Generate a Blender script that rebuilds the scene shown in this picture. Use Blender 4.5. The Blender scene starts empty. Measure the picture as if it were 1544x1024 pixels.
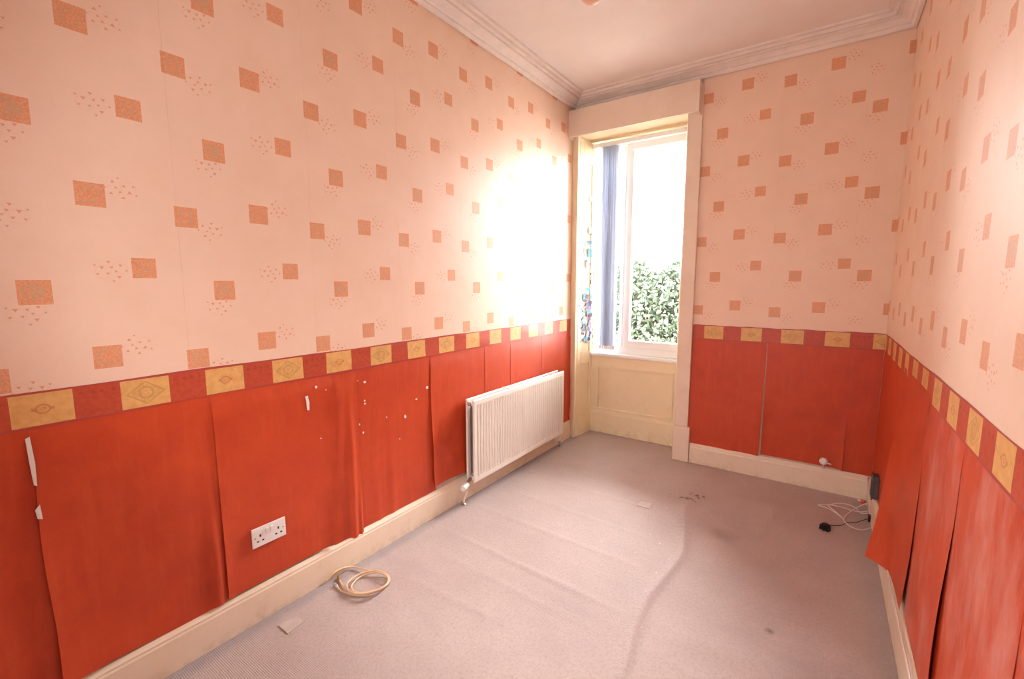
import bpy, bmesh, math, random
from mathutils import Vector, Matrix
R = random.Random(7)
S = bpy.context.scene
COL = S.collection

# ------------------------------------------------------------------ camera, world, light, exposure
W, HC = 2.347, 3.15            # room width, ceiling height (x: left wall -> right wall, y: 0 at the window wall, z up)
YB = -4.75                     # wall behind the camera
CAM = Vector((1.9973, -3.8679, 1.5004)); YAW, PITCH, ROLL, FPX = -0.6085, 0.123, -0.0008, 676.67
fw = Vector((math.sin(YAW)*math.cos(PITCH), math.cos(YAW)*math.cos(PITCH), -math.sin(PITCH)))
rt0 = Vector((math.cos(YAW), -math.sin(YAW), 0)); up0 = rt0.cross(fw)
rt = math.cos(ROLL)*rt0 + math.sin(ROLL)*up0; up = -math.sin(ROLL)*rt0 + math.cos(ROLL)*up0
cd = bpy.data.cameras.new('camera'); cam = bpy.data.objects.new('camera', cd); COL.objects.link(cam)
M = Matrix((rt, up, -fw)).transposed().to_4x4(); M.translation = CAM; cam.matrix_world = M
cd.sensor_width = 36; cd.sensor_fit = 'HORIZONTAL'; cd.lens = FPX/1544*36; cd.clip_start = 0.02
S.camera = cam

w = bpy.data.worlds.new('overcast_sky'); S.world = w; w.use_nodes = True
w.node_tree.nodes['Background'].inputs[0].default_value = (1.0, 0.985, 0.975, 1)
wt = w.node_tree                # overcast sky: three times as bright overhead as at the horizon
_n = lambda k: wt.nodes.new(k)
tcw, sxw, mxw, maw = _n('ShaderNodeTexCoord'), _n('ShaderNodeSeparateXYZ'), _n('ShaderNodeMath'), _n('ShaderNodeMath')
mxw.operation = 'MAXIMUM'; mxw.inputs[1].default_value = 0; maw.operation = 'MULTIPLY_ADD'; maw.inputs[1].default_value = 10.0; maw.inputs[2].default_value = 5.0
wt.links.new(tcw.outputs['Generated'], sxw.inputs[0]); wt.links.new(sxw.outputs[2], mxw.inputs[0]); wt.links.new(mxw.outputs[0], maw.inputs[0])
wt.links.new(maw.outputs[0], wt.nodes['Background'].inputs[1])
def portal(name, loc, rot, sx, sy):
    l = bpy.data.lights.new(name, 'AREA'); l.shape = 'RECTANGLE'; l.size = sx; l.size_y = sy
    l.cycles.is_portal = True
    o = bpy.data.objects.new(name, l); COL.objects.link(o); o.location = loc; o.rotation_euler = rot
portal('window_daylight', (0.5, 0.42, 1.85), (-math.pi/2, 0, 0), 0.98, 2.2)
portal('rear_fill_portal', (1.15, YB-0.13, 1.675), (math.pi/2, 0, 0), .50, .62)  # sky portal for the rear window that was added as fill
S.view_settings.view_transform = 'Standard'; S.view_settings.look = 'None'
S.view_settings.exposure = 3.2; S.view_settings.gamma = 1; S.view_settings.use_curve_mapping = False

def ray(x, y):
    return fw + rt*((x-772)/FPX) - up*((y-512)/FPX)
def on(ax, val, x, y):
    d = ray(x, y); t = (val-CAM[ax])/d[ax]; return CAM + d*t

# ------------------------------------------------------------------ node helpers
def lin(r, g, b):
    f = lambda c: (c/255/12.92) if c/255 <= .04045 else ((c/255+.055)/1.055)**2.4
    return (f(r), f(g), f(b), 1)
class V:
    """a float socket (or number) with operators that add Math nodes"""
    def __init__(s, t, sock): s.t = t; s.s = sock
    def _m(s, op, *a, clamp=False):
        n = s.t.nodes.new('ShaderNodeMath'); n.operation = op; n.use_clamp = clamp
        for i, v in enumerate((s,)+a):
            if isinstance(v, V): s.t.links.new(v.s, n.inputs[i])
            else: n.inputs[i].default_value = v
        return V(s.t, n.outputs[0])
    def __add__(s, o): return s._m('ADD', o)
    __radd__ = __add__
    def __sub__(s, o): return s._m('SUBTRACT', o)
    def __mul__(s, o): return s._m('MULTIPLY', o)
    __rmul__ = __mul__
    def __lt__(s, o): return s._m('LESS_THAN', o)
    def __gt__(s, o): return s._m('GREATER_THAN', o)
    def abs(s): return s._m('ABSOLUTE')
    def max(s, o): return s._m('MAXIMUM', o)
    def min(s, o): return s._m('MINIMUM', o)
    def wrap(s, P): return s._m('WRAP', P/2, -P/2)
    def sq(s): return s._m('MULTIPLY', s)
    def sqrt(s): return s._m('SQRT')
    def inv(s): return (s*-1.0) + 1.0
    def ramp(s, a, b):
        n = s.t.nodes.new('ShaderNodeMapRange'); s.t.links.new(s.s, n.inputs[0])
        n.inputs[1].default_value = a; n.inputs[2].default_value = b
        n.inputs[3].default_value = 0; n.inputs[4].default_value = 1
        return V(s.t, n.outputs[0])
class Mat:
    def __init__(s, name, rough=.5, spec=.5, metal=0.):
        s.m = bpy.data.materials.new(name); s.m.use_nodes = True; s.t = s.m.node_tree
        s.b = s.t.nodes['Principled BSDF']; s.b.inputs['Roughness'].default_value = rough
        s.b.inputs['Specular IOR Level'].default_value = spec; s.b.inputs['Metallic'].default_value = metal
        tc = s.t.nodes.new('ShaderNodeTexCoord'); s.co = tc.outputs['Object']
        s.sx = None
    def xyz(s):
        if not s.sx:
            n = s.t.nodes.new('ShaderNodeSeparateXYZ'); s.t.links.new(s.co, n.inputs[0])
            s.sx = [V(s.t, n.outputs[i]) for i in range(3)]
        return s.sx
    def noise(s, scale, detail=3, rough=.6, stretch=None):
        co = s.co
        if stretch:
            mp = s.t.nodes.new('ShaderNodeMapping'); mp.inputs['Scale'].default_value = stretch
            s.t.links.new(co, mp.inputs[0]); co = mp.outputs[0]
        n = s.t.nodes.new('ShaderNodeTexNoise'); s.t.links.new(co, n.inputs['Vector'])
        n.inputs['Scale'].default_value = scale; n.inputs['Detail'].default_value = detail
        n.inputs['Roughness'].default_value = rough
        return V(s.t, n.outputs[0])
    def mix(s, f, a, b, blend='MIX'):
        n = s.t.nodes.new('ShaderNodeMix'); n.data_type = 'RGBA'; n.blend_type = blend; n.clamp_factor = True
        if isinstance(f, V): s.t.links.new(f.s, n.inputs[0])
        else: n.inputs[0].default_value = f
        for i, c in ((6, a), (7, b)):
            if isinstance(c, tuple): n.inputs[i].default_value = c
            else: s.t.links.new(c, n.inputs[i])
        return n.outputs[2]
    def color(s, c):
        if isinstance(c, tuple): s.b.inputs['Base Color'].default_value = c
        else: s.t.links.new(c, s.b.inputs['Base Color'])
        return s
    def bump(s, h, strength=.3, dist=.002):
        n = s.t.nodes.new('ShaderNodeBump'); n.inputs['Strength'].default_value = strength
        n.inputs['Distance'].default_value = dist; s.t.links.new(h.s, n.inputs['Height'])
        s.t.links.new(n.outputs[0], s.b.inputs['Normal']); return s
def plain(name, rgb, rough=.5, spec=.5, var=.06, scale=14, bump=0., metal=0.):
    m = Mat(name, rough, spec, metal); c = lin(*rgb)
    d = tuple(x*(1-3*var) for x in c[:3]) + (1,)
    m.color(m.mix(m.noise(scale, 4).ramp(.35, .75), c, d))
    if bump: m.bump(m.noise(scale*9, 3), bump, .001)
    return m.m

# ------------------------------------------------------------------ wall papers
def wallpaper(name, axis, sign, u0, v0, PU, PV):
    """cream vinyl paper with four letter squares per repeat, each with a spray of little hearts"""
    m = Mat(name, .42, .45)
    x, y, z = m.xyz(); u = ((x, y)[axis]*sign - u0)*(.53/PU); v = (z - v0)*(.535/PV)
    P, Q = .53, .535
    base = m.mix(m.noise(5, 4).ramp(.3, .75), lin(248, 217, 195), lin(243, 208, 184))
    base = m.mix(m.noise(160, 2).ramp(.5, .8)*.25, base, lin(236, 200, 178))
    col = base
    speck = m.noise(230, 2, .7).ramp(.42, .62)
    fine = m.noise(90, 2)
    red, red2 = lin(226, 146, 104), lin(237, 172, 130)
    grey = lin(204, 174, 140)
    sqc = m.mix(speck, red, red2)
    anysq = None; anyg = None
    A = B = ANY = None
    #          square centre,  half,  letter, spray centre,   box,         flips
    motifs = [(0, 0, .037, 'D', .079, -.044, .050, .046, 1, 1),
              (.265, .042, .038, 'A', .081, .032, .048, .036, 1, -1),
              (.388, .343, .035, 'S', -.092, -.012, .048, .042, -1, 1),
              (.112, .262, .038, 'C', -.024, -.064, .066, .036, -1, 1)]
    for ox, oy, h, L, sx, sy, bx, by, fx, fy in motifs:
        a = (u - ox).wrap(P); b = (v - oy).wrap(Q)
        k = a.abs().max(b.abs()) < h
        if L == 'D':
            r = (a + .012).sq() + b.sq()*1.15; r = r.sqrt()
            ring = ((r - .0285).abs() < .0035)*(a > -.012)
            bar = ((a + .017).abs() < .0035)*(b.abs() < .026)
            g = ring.max(bar)
        elif L == 'C':
            r = (a.sq() + b.sq()*1.2).sqrt()
            g = ((r - .026).abs() < .0035)*(a < .006)
            g = g.max((((a - .006).sq() + (b - .001).sq()).sqrt() < .019)*.75)
        elif L == 'S':
            g = ((a*.75 + b).abs() < .004)*(a.abs() < .018)
            g = g.max((((a + .014).abs() < .006)*((b + .022).abs() < .004)))
            g = g.max((((a - .012).abs() < .006)*((b - .024).abs() < .004)))
        else:
            r = (a.sq() + b.sq()).sqrt()
            g = ((r - .024).abs() < .004)*fine.ramp(.47, .53)
        g = g*k
        anysq = k if anysq is None else anysq.max(k)
        anyg = g if anyg is None else anyg.max(g)
        ca = (u - (ox + sx)).wrap(P); cb = (v - (oy + sy)).wrap(Q)
        ins = (ca.abs() < bx)*(cb.abs() < by)
        ta = ins*ca*fx; tb = ins*cb*fy
        A = ta if A is None else A + ta; B = tb if B is None else B + tb
        ANY = ins if ANY is None else ANY.max(ins)
    hm = None
    for hx, hy, r in [(-.027, .019, .0055), (.004, .030, .0055), (-.003, .012, .005), (.022, .011, .0062), (-.014, -.001, .0042),
                      (.008, -.009, .005), (-.021, -.02, .006), (.034, -.011, .0045), (-.006, -.034, .0042), (.040, .018, .004), (-.042, .001, .004)]:
        px = (A - hx).abs(); py = B - hy
        t = (py*1.5).max(px*1.55 - py) < r
        hm = t if hm is None else hm.max(t)
    vine = ((((A + .024).sq() + (B - .012).sq()).sqrt() - .019).abs() < .0012).max((((A - .020).sq() + (B + .004).sq()).sqrt() - .021).abs() < .0012)
    hm = (hm.max(vine*.2))*ANY
    col = m.mix(hm*.7, col, lin(222, 138, 104))
    col = m.mix(anysq*.92, col, sqc)
    col = m.mix(anyg*.65, col, grey)
    m.color(col)
    m.bump(m.noise(420, 2) + m.noise(60, 2)*.5, .25, .0006)
    return m.m
def border_mat(name, axis, sign, u0, P, yw=.142):
    m = Mat(name, .4, .5)
    x, y, z = m.xyz(); u = ((x, y)[axis]*sign - u0)
    v = z - 1.1125
    a = (u - yw/2).wrap(P)                      # centred on a yellow block
    yel = a.abs() < yw/2
    a2 = (u - yw/2).wrap(2*P)
    b2 = (u - yw/2 - P).wrap(2*P)
    yc = m.mix(m.noise(40, 3).ramp(.35, .7), lin(234, 184, 116), lin(220, 164, 98))
    rc = m.mix(m.noise(60, 3).ramp(.35, .7), lin(200, 84, 56), lin(184, 72, 50))
    dots = (((a + 0).wrap(.03).sq() + (v - .030).sq()).sqrt() < .006).max(((a.wrap(.022).sq() + (v + .032).sq()).sqrt() < .003)*.5)
    rc = m.mix(dots*.35, rc, lin(132, 56, 46))
    dm = (a2.abs()*.72 + v.abs()); sp = m.noise(120, 2).ramp(.42, .58)
    diam = ((dm - .040).abs() < .003).max((dm < .038)*sp*.6).max((((a2.sq() + v.sq()).sqrt() - .020).abs() < .003))
    yc = m.mix(diam*.4, yc, lin(160, 124, 74))
    rr = (b2.sq() + v.sq()*1.4).sqrt()
    ros = (((rr - .016).abs() < .0028).max((rr < .008)*sp)).max(((b2.abs() - .022).abs() < .004)*(v.abs() < .005))
    yc = m.mix(ros*.5, yc, lin(190, 92, 58))
    c = m.mix(yel*(v.abs() < .0505), rc, yc)
    c = m.mix(v.abs() > .0525, c, lin(178, 74, 72))
    m.color(c); m.bump(m.noise(150, 3), .3, .0008)
    return m.m
def dado_mat(name, worn=0):
    m = Mat(name, .44, .5)
    n1 = m.noise(7, 5, .65); n2 = m.noise(30, 3, .6, (1, 1, .12)); n3 = m.noise(55, 2, .6, (1, 1, 18))
    c = m.mix(n1.ramp(.3, .72), lin(206, 74, 32), lin(190, 62, 27))
    c = m.mix(n2.ramp(.5, .8)*.35, c, lin(220, 98, 54))
    c = m.mix(n3.ramp(.5, .75)*.22, c, lin(218, 94, 52))
    if worn:                                   # rubbed, faded vinyl
        c = m.mix(m.noise(5, 6, .7, (1, 1, .35)).ramp(.46, .72)*worn, c, lin(226, 168, 158))
    m.color(c); m.bump(m.noise(260, 2) + n3*.6, .35, .0008)
    return m.m
def paint(name, a, b, rough=.4, dirt=(170, 140, 96), amt=.3, low=None):
    m = Mat(name, rough, .5)
    c = m.mix(m.noise(4, 5).ramp(.35, .75), lin(*a), lin(*b))
    d = m.noise(9, 6, .7).ramp(.56, .78)*amt
    c = m.mix(d, c, lin(*dirt))
    if low:                                    # scuffs along the foot of the boards
        z = m.xyz()[2]; c = m.mix((z.ramp(low, 0.0))*m.noise(16, 5, .7).ramp(.45, .72)*.45, c, lin(150, 130, 100))
    m.color(c); m.bump(m.noise(35, 3), .15, .001)
    return m.m
PAPER_L = wallpaper('letter_square_paper_left', 1, 1, -3.147, 1.213, .534, .537)
PAPER_F = wallpaper('letter_square_paper_far', 0, 1, 1.690, 1.832, .540, .542)
PAPER_F2 = wallpaper('letter_square_paper_corner', 0, 1, 2.086, 1.832, .540, .542)
PAPER_R = wallpaper('letter_square_paper_right', 1, -1, 1.245, 1.845, .49, .53)
BORD_L = border_mat('border_paper_left', 1, 1, -3.392, .2628)
BORD_F = border_mat('border_paper_far', 0, 1, 1.207, .2685)
BORD_R = border_mat('border_paper_right', 1, -1, .69, .245, .13)
DADO = dado_mat('red_dado_paper'); DADO_WORN = dado_mat('faded_red_dado_paper', .62)
PLASTER = plain('bare_plaster', (214, 196, 178), .9, .2, .08, 20, .2)
CEIL = plain('ceiling_paint', (242, 231, 227), .8, .2, .02, 3)
CORN = plain('cornice_paint', (244, 231, 224), .6, .35, .04, 8)
CREAM = paint('cream_gloss_paint', (244, 226, 204), (238, 216, 190), .35, (196, 158, 116), .3, .05)
YCREAM = paint('yellowed_gloss_paint', (248, 230, 196), (244, 222, 184), .35, (206, 174, 124), .2, .13)
PINKW = paint('pale_casing_paint', (242, 222, 204), (236, 212, 192), .4, (190, 156, 130), .2)
UPVC = plain('white_upvc', (245, 246, 248), .3, .5, .01)
RADW = plain('radiator_enamel', (246, 238, 228), .3, .5, .02, 6)
GALV = plain('galvanised_steel', (150, 146, 136), .45, .5, .1, 20, 0, .7)
CHROME = plain('tarnished_chrome', (176, 164, 146), .35, .5, .1, 30, 0, .9)
WPLAST = plain('white_plastic', (242, 236, 232), .3, .5, .01)
BLACKP = plain('black_plastic', (22, 20, 22), .4, .5, .05)
GREYP = plain('grey_plastic', (96, 88, 92), .5, .5, .05)
REDP = plain('orange_red_plastic', (226, 62, 30), .4, .5, .05)
BRASS = plain('brass_plug', (206, 156, 84), .35, .5, .05, 30, 0, .8)
SILV = plain('silver_plug', (214, 210, 206), .3, .5, .03, 30, 0, .85)
CORDC = plain('cream_cable_sheath', (230, 196, 158), .45, .5, .04, 30)
CORDW = plain('white_cable_sheath', (240, 226, 220), .45, .5, .03, 30)
HANDLE = plain('brown_handle', (196, 136, 96), .4, .5, .05)
PEACH = plain('peach_glass', (240, 190, 158), .35, .5, .02)
LEAF = Mat('hedge_leaf', .5, .4); LEAF.color(LEAF.mix(LEAF.noise(6, 4).ramp(.3, .7), lin(28, 39, 26), lin(43, 54, 37))); LEAF = LEAF.m
BARK = plain('hedge_bark', (96, 80, 64), .9, .2, .1, 10, .4)
PAVE = plain('outdoor_paving', (150, 146, 138), .9, .2, .1, 3, .3)
def blind_mat():
    m = Mat('blind_fabric', .8, .2); m.color(lin(226, 229, 234)); t = m.t
    tr = t.nodes.new('ShaderNodeBsdfTranslucent'); tr.inputs[0].default_value = lin(220, 226, 236); x = t.nodes.new('ShaderNodeMixShader'); x.inputs[0].default_value = .55
    t.links.new(m.b.outputs[0], x.inputs[1]); t.links.new(tr.outputs[0], x.inputs[2]); t.links.new(x.outputs[0], t.nodes['Material Output'].inputs[0])
    return m.m
BLIND = blind_mat()
def glass_mat():
    m = bpy.data.materials.new('window_glass'); m.use_nodes = True; t = m.node_tree; t.nodes.remove(t.nodes['Principled BSDF'])
    a = t.nodes.new('ShaderNodeBsdfTransparent'); g = t.nodes.new('ShaderNodeBsdfGlossy'); f = t.nodes.new('ShaderNodeFresnel'); x = t.nodes.new('ShaderNodeMixShader')
    a.inputs[0].default_value = (.95, .96, .96, 1); g.inputs['Roughness'].default_value = .02; f.inputs[0].default_value = 1.45
    t.links.new(f.outputs[0], x.inputs[0]); t.links.new(a.outputs[0], x.inputs[1]); t.links.new(g.outputs[0], x.inputs[2])
    t.links.new(x.outputs[0], t.nodes['Material Output'].inputs[0]); return m
GLASS = glass_mat()
def carpet_mat():
    m = Mat('worn_grey_carpet', .6, .5); m.b.inputs['Sheen Weight'].default_value = .15
    x, y, z = m.xyz()
    c = m.mix(m.noise(3, 6, .7).ramp(.3, .75), lin(200, 181, 175), lin(184, 165, 159))
    c = m.mix(m.noise(70, 3, .75).ramp(.45, .75)*.55, c, lin(158, 136, 126))
    c = m.mix(m.noise(2.2, 5, .6, (.6, 2.6, 1)).ramp(.55, .75)*.4, c, lin(168, 150, 146))
    # trodden dirt along the skirting boards
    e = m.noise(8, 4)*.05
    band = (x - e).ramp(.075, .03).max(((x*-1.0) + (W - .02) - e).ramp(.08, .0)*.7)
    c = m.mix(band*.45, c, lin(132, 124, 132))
    def spot(px, py, r, col, s, c):
        d = (((x - px).sq() + (y - py).sq()).sqrt() + m.noise(40, 3)*.02).ramp(r + .012, r*.4)
        return m.mix(d*s, c, lin(*col))
    c = spot(1.897, -1.765, .024, (104, 78, 54), .85, c)
    c = spot(1.60, -1.05, .10, (150, 132, 128), .5, c)
    c = spot(2.10, -2.05, .22, (150, 134, 134), .4, c)
    m.color(c)
    rib = (x*900.0)._m('SINE')*.5 + (y*900.0)._m('SINE')*.5
    m.bump(m.noise(300, 3, .8) + rib*.35, .6, .003)
    return m.m
CARPET = carpet_mat()

# ------------------------------------------------------------------ mesh helpers
def link(name, bm, mat, parent=None, smooth=False, kind=None, label=None, cat=None, group=None):
    me = bpy.data.meshes.new(name); bm.normal_update()
    bmesh.ops.recalc_face_normals(bm, faces=bm.faces); bm.to_mesh(me); bm.free()
    if mat: me.materials.append(mat)
    if smooth:
        for p in me.polygons: p.use_smooth = True
    o = bpy.data.objects.new(name, me); COL.objects.link(o); o.parent = parent
    tag(o, kind, label, cat, group); return o
def tag(o, kind=None, label=None, cat=None, group=None):
    for k, v in (('kind', kind), ('label', label), ('category', cat), ('group', group)):
        if v: o[k] = v
    return o
def empty(name, loc, label=None, cat=None, kind=None, group=None):
    o = bpy.data.objects.new(name, None); COL.objects.link(o); o.location = loc; o.empty_display_size = .05
    return tag(o, kind, label, cat, group)
def under(parent, *objs):
    """parent objects whose meshes hold world coordinates, keeping them in place"""
    for o in objs:
        o.parent = parent; o.matrix_parent_inverse = Matrix.Translation(parent.location).inverted()
def box(bm, x0, x1, y0, y1, z0, z1, bev=0):
    vs = [bm.verts.new((x, y, z)) for x in (x0, x1) for y in (y0, y1) for z in (z0, z1)]
    fs = [(0, 1, 3, 2), (4, 6, 7, 5), (0, 4, 5, 1), (2, 3, 7, 6), (0, 2, 6, 4), (1, 5, 7, 3)]
    fa = [bm.faces.new([vs[i] for i in f]) for f in fs]
    if bev:
        es = list({e for f in fa for e in f.edges})
        bmesh.ops.bevel(bm, geom=es, offset=bev, segments=2, profile=.6, affect='EDGES')
def prism(bm, pts, a, b, axis):
    """2-D outline extruded along an axis from a to b"""
    def P(p, t):
        return {'x': (t, p[0], p[1]), 'y': (p[0], t, p[1]), 'z': (p[0], p[1], t)}[axis]
    A = [bm.verts.new(P(p, a)) for p in pts]; B = [bm.verts.new(P(p, b)) for p in pts]
    n = len(pts)
    for i in range(n): bm.faces.new((A[i], A[(i+1) % n], B[(i+1) % n], B[i]))
    bm.faces.new(A[::-1]); bm.faces.new(B)
def boxo(name, x0, x1, y0, y1, z0, z1, mat, parent=None, bev=.002, **k):
    bm = bmesh.new(); box(bm, x0, x1, y0, y1, z0, z1, bev); o = link(name, bm, mat, None, **k)
    if parent: under(parent, o)
    return o
def spline(pts, n=8):
    pts = [Vector(p) for p in pts]; out = []
    for i in range(len(pts)-1):
        p0 = pts[max(i-1, 0)]; p1 = pts[i]; p2 = pts[i+1]; p3 = pts[min(i+2, len(pts)-1)]
        for k in range(n):
            t = k/n; out.append(.5*((2*p1) + (p2-p0)*t + (2*p0-5*p1+4*p2-p3)*t*t + (3*p1-p0-3*p2+p3)*t**3))
    out.append(pts[-1]); return out
def tube(bm, pts, r, seg=8, caps=True):
    rings = []; n = len(pts); prev = None
    for i, p in enumerate(pts):
        d = (pts[min(i+1, n-1)] - pts[max(i-1, 0)]).normalized()
        a = d.orthogonal().normalized() if prev is None else (prev - d*prev.dot(d)).normalized()
        prev = a; b = d.cross(a); rr = r(i/(n-1)) if callable(r) else r
        rings.append([bm.verts.new(p + (a*math.cos(2*math.pi*k/seg) + b*math.sin(2*math.pi*k/seg))*rr) for k in range(seg)])
    for i in range(n-1):
        for k in range(seg):
            bm.faces.new((rings[i][k], rings[i][(k+1) % seg], rings[i+1][(k+1) % seg], rings[i+1][k]))
    if caps: bm.faces.new(rings[0][::-1]); bm.faces.new(rings[-1])
def lathe(bm, prof, org, axis, seg=20):
    """profile [(along, radius)] about an axis through org"""
    org = Vector(org); d = Vector(axis).normalized(); a = d.orthogonal().normalized(); b = d.cross(a); rings = []
    for t, r in prof:
        rings.append([bm.verts.new(org + d*t + (a*math.cos(2*math.pi*k/seg) + b*math.sin(2*math.pi*k/seg))*max(r, 1e-5)) for k in range(seg)])
    for i in range(len(prof)-1):
        for k in range(seg):
            bm.faces.new((rings[i][k], rings[i][(k+1) % seg], rings[i+1][(k+1) % seg], rings[i+1][k]))
    bm.faces.new(rings[0][::-1]); bm.faces.new(rings[-1])
def shell(bm, P, nu, nv, thick):
    """closed thin sheet: P(s, t) -> (point, outward normal)"""
    F = [[None]*(nv+1) for _ in range(nu+1)]; Bk = [[None]*(nv+1) for _ in range(nu+1)]
    for i in range(nu+1):
        for j in range(nv+1):
            p, n = P(i/nu, j/nv); F[i][j] = bm.verts.new(p + n*thick); Bk[i][j] = bm.verts.new(p)
    for i in range(nu):
        for j in range(nv):
            bm.faces.new((F[i][j], F[i+1][j], F[i+1][j+1], F[i][j+1])); bm.faces.new((Bk[i][j], Bk[i][j+1], Bk[i+1][j+1], Bk[i+1][j]))
    D = lambda v: bm.verts.new(v.co)           # the rim has its own vertices so that the faces shade evenly up to it
    for i in range(nu):
        for j in (0, nv): bm.faces.new([D(v) for v in (F[i][j], F[i+1][j], Bk[i+1][j], Bk[i][j])])
    for j in range(nv):
        for i in (0, nu): bm.faces.new([D(v) for v in (F[i][j], F[i][j+1], Bk[i][j+1], Bk[i][j])])
NRM = {'L': Vector((1, 0, 0)), 'F': Vector((0, -1, 0)), 'R': Vector((-1, 0, 0))}
def wp(wall, u, z, d):
    return {'L': Vector((d, u, z)), 'F': Vector((u, -d, z)), 'R': Vector((W-d, u, z))}[wall]
def sheet(name, wall, u0, u1, z0, z1, mat, parent, off=None, nu=2, nv=2, thick=.0006, base=.0006, edge=None, smooth=True):
    """a strip of paper on a wall; off(u, z) lifts it, edge(s, t) shifts (u, z)"""
    bm = bmesh.new()
    def P(s, t):
        u = u0+(u1-u0)*s; z = z0+(z1-z0)*t; d = base + (off(u, z) if off else 0)
        if edge: du, dz = edge(s, t); u += du; z += dz
        return wp(wall, u, z, d), NRM[wall]
    shell(bm, P, nu, nv, thick)
    o = link(name, bm, mat, parent, smooth=False)
    if smooth:
        for p in o.data.polygons: p.use_smooth = abs(p.normal.dot(NRM[wall])) > .3
    return o
sst = lambda a, b, x: (lambda t: t*t*(3-2*t))(min(1, max(0, (x-a)/(b-a))))

# ------------------------------------------------------------------ the room shell
# carpeted floor, with its rucks
ridge = [(1.326, -.60), (1.33, -.94), (1.426, -1.366), (1.415, -1.624), (1.389, -1.91), (1.408, -2.097), (1.436, -2.288), (1.50, -2.7)]
rl = [Vector((a.x, a.y)) for a in spline([(x, y, 0) for x, y in ridge], 10)]
waves = [((.105, -1.966), (1.37, -2.03), .0035, .020), ((.30, -2.42), (.90, -2.39), .003, .018), ((1.5, -1.70), (2.0, -1.655), .003, .02),
         ((1.52, -2.03), (2.05, -1.97), .006, .05), ((.15, -1.30), (1.30, -1.36), .002, .02), ((.3, -.98), (1.28, -1.0), .002, .02), ((.12, -1.62), (1.36, -1.66), .002, .02),
         ((.2, -2.16), (1.38, -2.2), .002, .02)]
def segd(p, a, b):
    a = Vector(a); b = Vector(b); t = min(1, max(0, (p-a).dot(b-a)/(b-a).length_squared)); return (p-(a+(b-a)*t)).length, t
def floor_h(x, y):
    p = Vector((x, y)); h = 0
    if .9 < x < 1.9 and y < -.4:
        dm = min(range(len(rl)), key=lambda i: (rl[i]-p).length_squared); q = rl[dm]; sd = (x-q.x)
        dd = (rl[dm]-p).length
        h += .015*math.exp(-(dd/.022)**2)*sst(-.6, -1.0, y) + .004*math.exp(-(dd/.07)**2)*sst(-.6, -1.0, y)
    for a, b, hh, ww in waves:
        d, t = segd(p, a, b); h += hh*math.exp(-(d/ww)**2)*min(1, 6*min(t, 1-t)+.05)
    h += .0012*math.sin(7*x+3*y)*math.sin(5*y-2*x)
    e = min(1, max(0, min(x-.03, W-.03-x)/.06))
    return h*e
bm = bmesh.new(); NX, NY = 150, 270
fv = [[bm.verts.new((-.02+(W+.04)*i/NX, -3.3+3.62*j/NY, floor_h((W)*i/NX, -3.3+3.62*j/NY) if j > 3 else 0)) for j in range(NY+1)] for i in range(NX+1)]
for i in range(NX):
    for j in range(NY): bm.faces.new((fv[i][j], fv[i+1][j], fv[i+1][j+1], fv[i][j+1]))
ev = [bm.verts.new((x, YB-.05, 0)) for x in (-.02, W+.02)]
bm.faces.new([ev[0], ev[1]] + [fv[i][0] for i in range(NX, -1, -1)])
lo = [bm.verts.new((x, y, -.06)) for x, y in ((-.02, YB-.05), (W+.02, YB-.05), (W+.02, .32), (-.02, .32))]
bm.faces.new(lo[::-1])
floor = link('floor', bm, CARPET, smooth=True, kind='structure', label='worn grey-mauve carpet with rucks and small stains')
boxo('ceiling', -.15, W+.15, YB-.15, .4, HC, HC+.12, CEIL, bev=0, kind='structure', label='white painted ceiling')
def wall(name, boxes, label):
    bm = bmesh.new()
    for b in boxes: box(bm, *b)
    return link(name, bm, PLASTER, kind='structure', label=label)
WX0, WX1, WZ1 = .0, 1.03, 2.86                  # window recess
wl = wall('wall_left', [(-.14, 0, YB-.14, .42, -.06, HC)], 'left wall with patterned cream paper over loose red paper')
wf = wall('wall_far', [(WX1, W+.14, 0, .42, -.06, HC), (0, WX1, 0, .42, WZ1, HC), (0, WX1, .30, .42, -.06, .72)], 'window wall with patterned cream paper over red paper')
wr = wall('wall_right', [(W, W+.14, YB-.14, 0, -.06, HC)], 'right wall with peeling red paper below patterned cream paper')
BX0, BX1, BZ0, BZ1 = .90, 1.40, 1.365, 1.985
wb = wall('wall_back', [(0, W, YB-.14, YB, -.06, BZ0), (0, W, YB-.14, YB, BZ1, HC), (0, BX0, YB-.14, YB, BZ0, BZ1), (BX1, W, YB-.14, YB, BZ0, BZ1)], 'plain plastered wall opposite the window wall')
def rear_fill_window():  # unseen window, added and sized to let fill light into the room
    bm = bmesh.new(); y0, y1 = YB-.12, YB-.06
    for b in ((BX0, BX1, y0, y1, BZ0, BZ0+.04), (BX0, BX1, y0, y1, BZ1-.04, BZ1), (BX0, BX0+.04, y0, y1, BZ0+.04, BZ1-.04), (BX1-.04, BX1, y0, y1, BZ0+.04, BZ1-.04)): box(bm, *b)
    o = link('added_fill_window', bm, UPVC, kind='structure', label='small white framed window added in the wall opposite for fill light')
    boxo('pane', BX0+.04, BX1-.04, YB-.094, YB-.088, BZ0+.04, BZ1-.04, GLASS, o, 0)
rear_fill_window()

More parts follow.
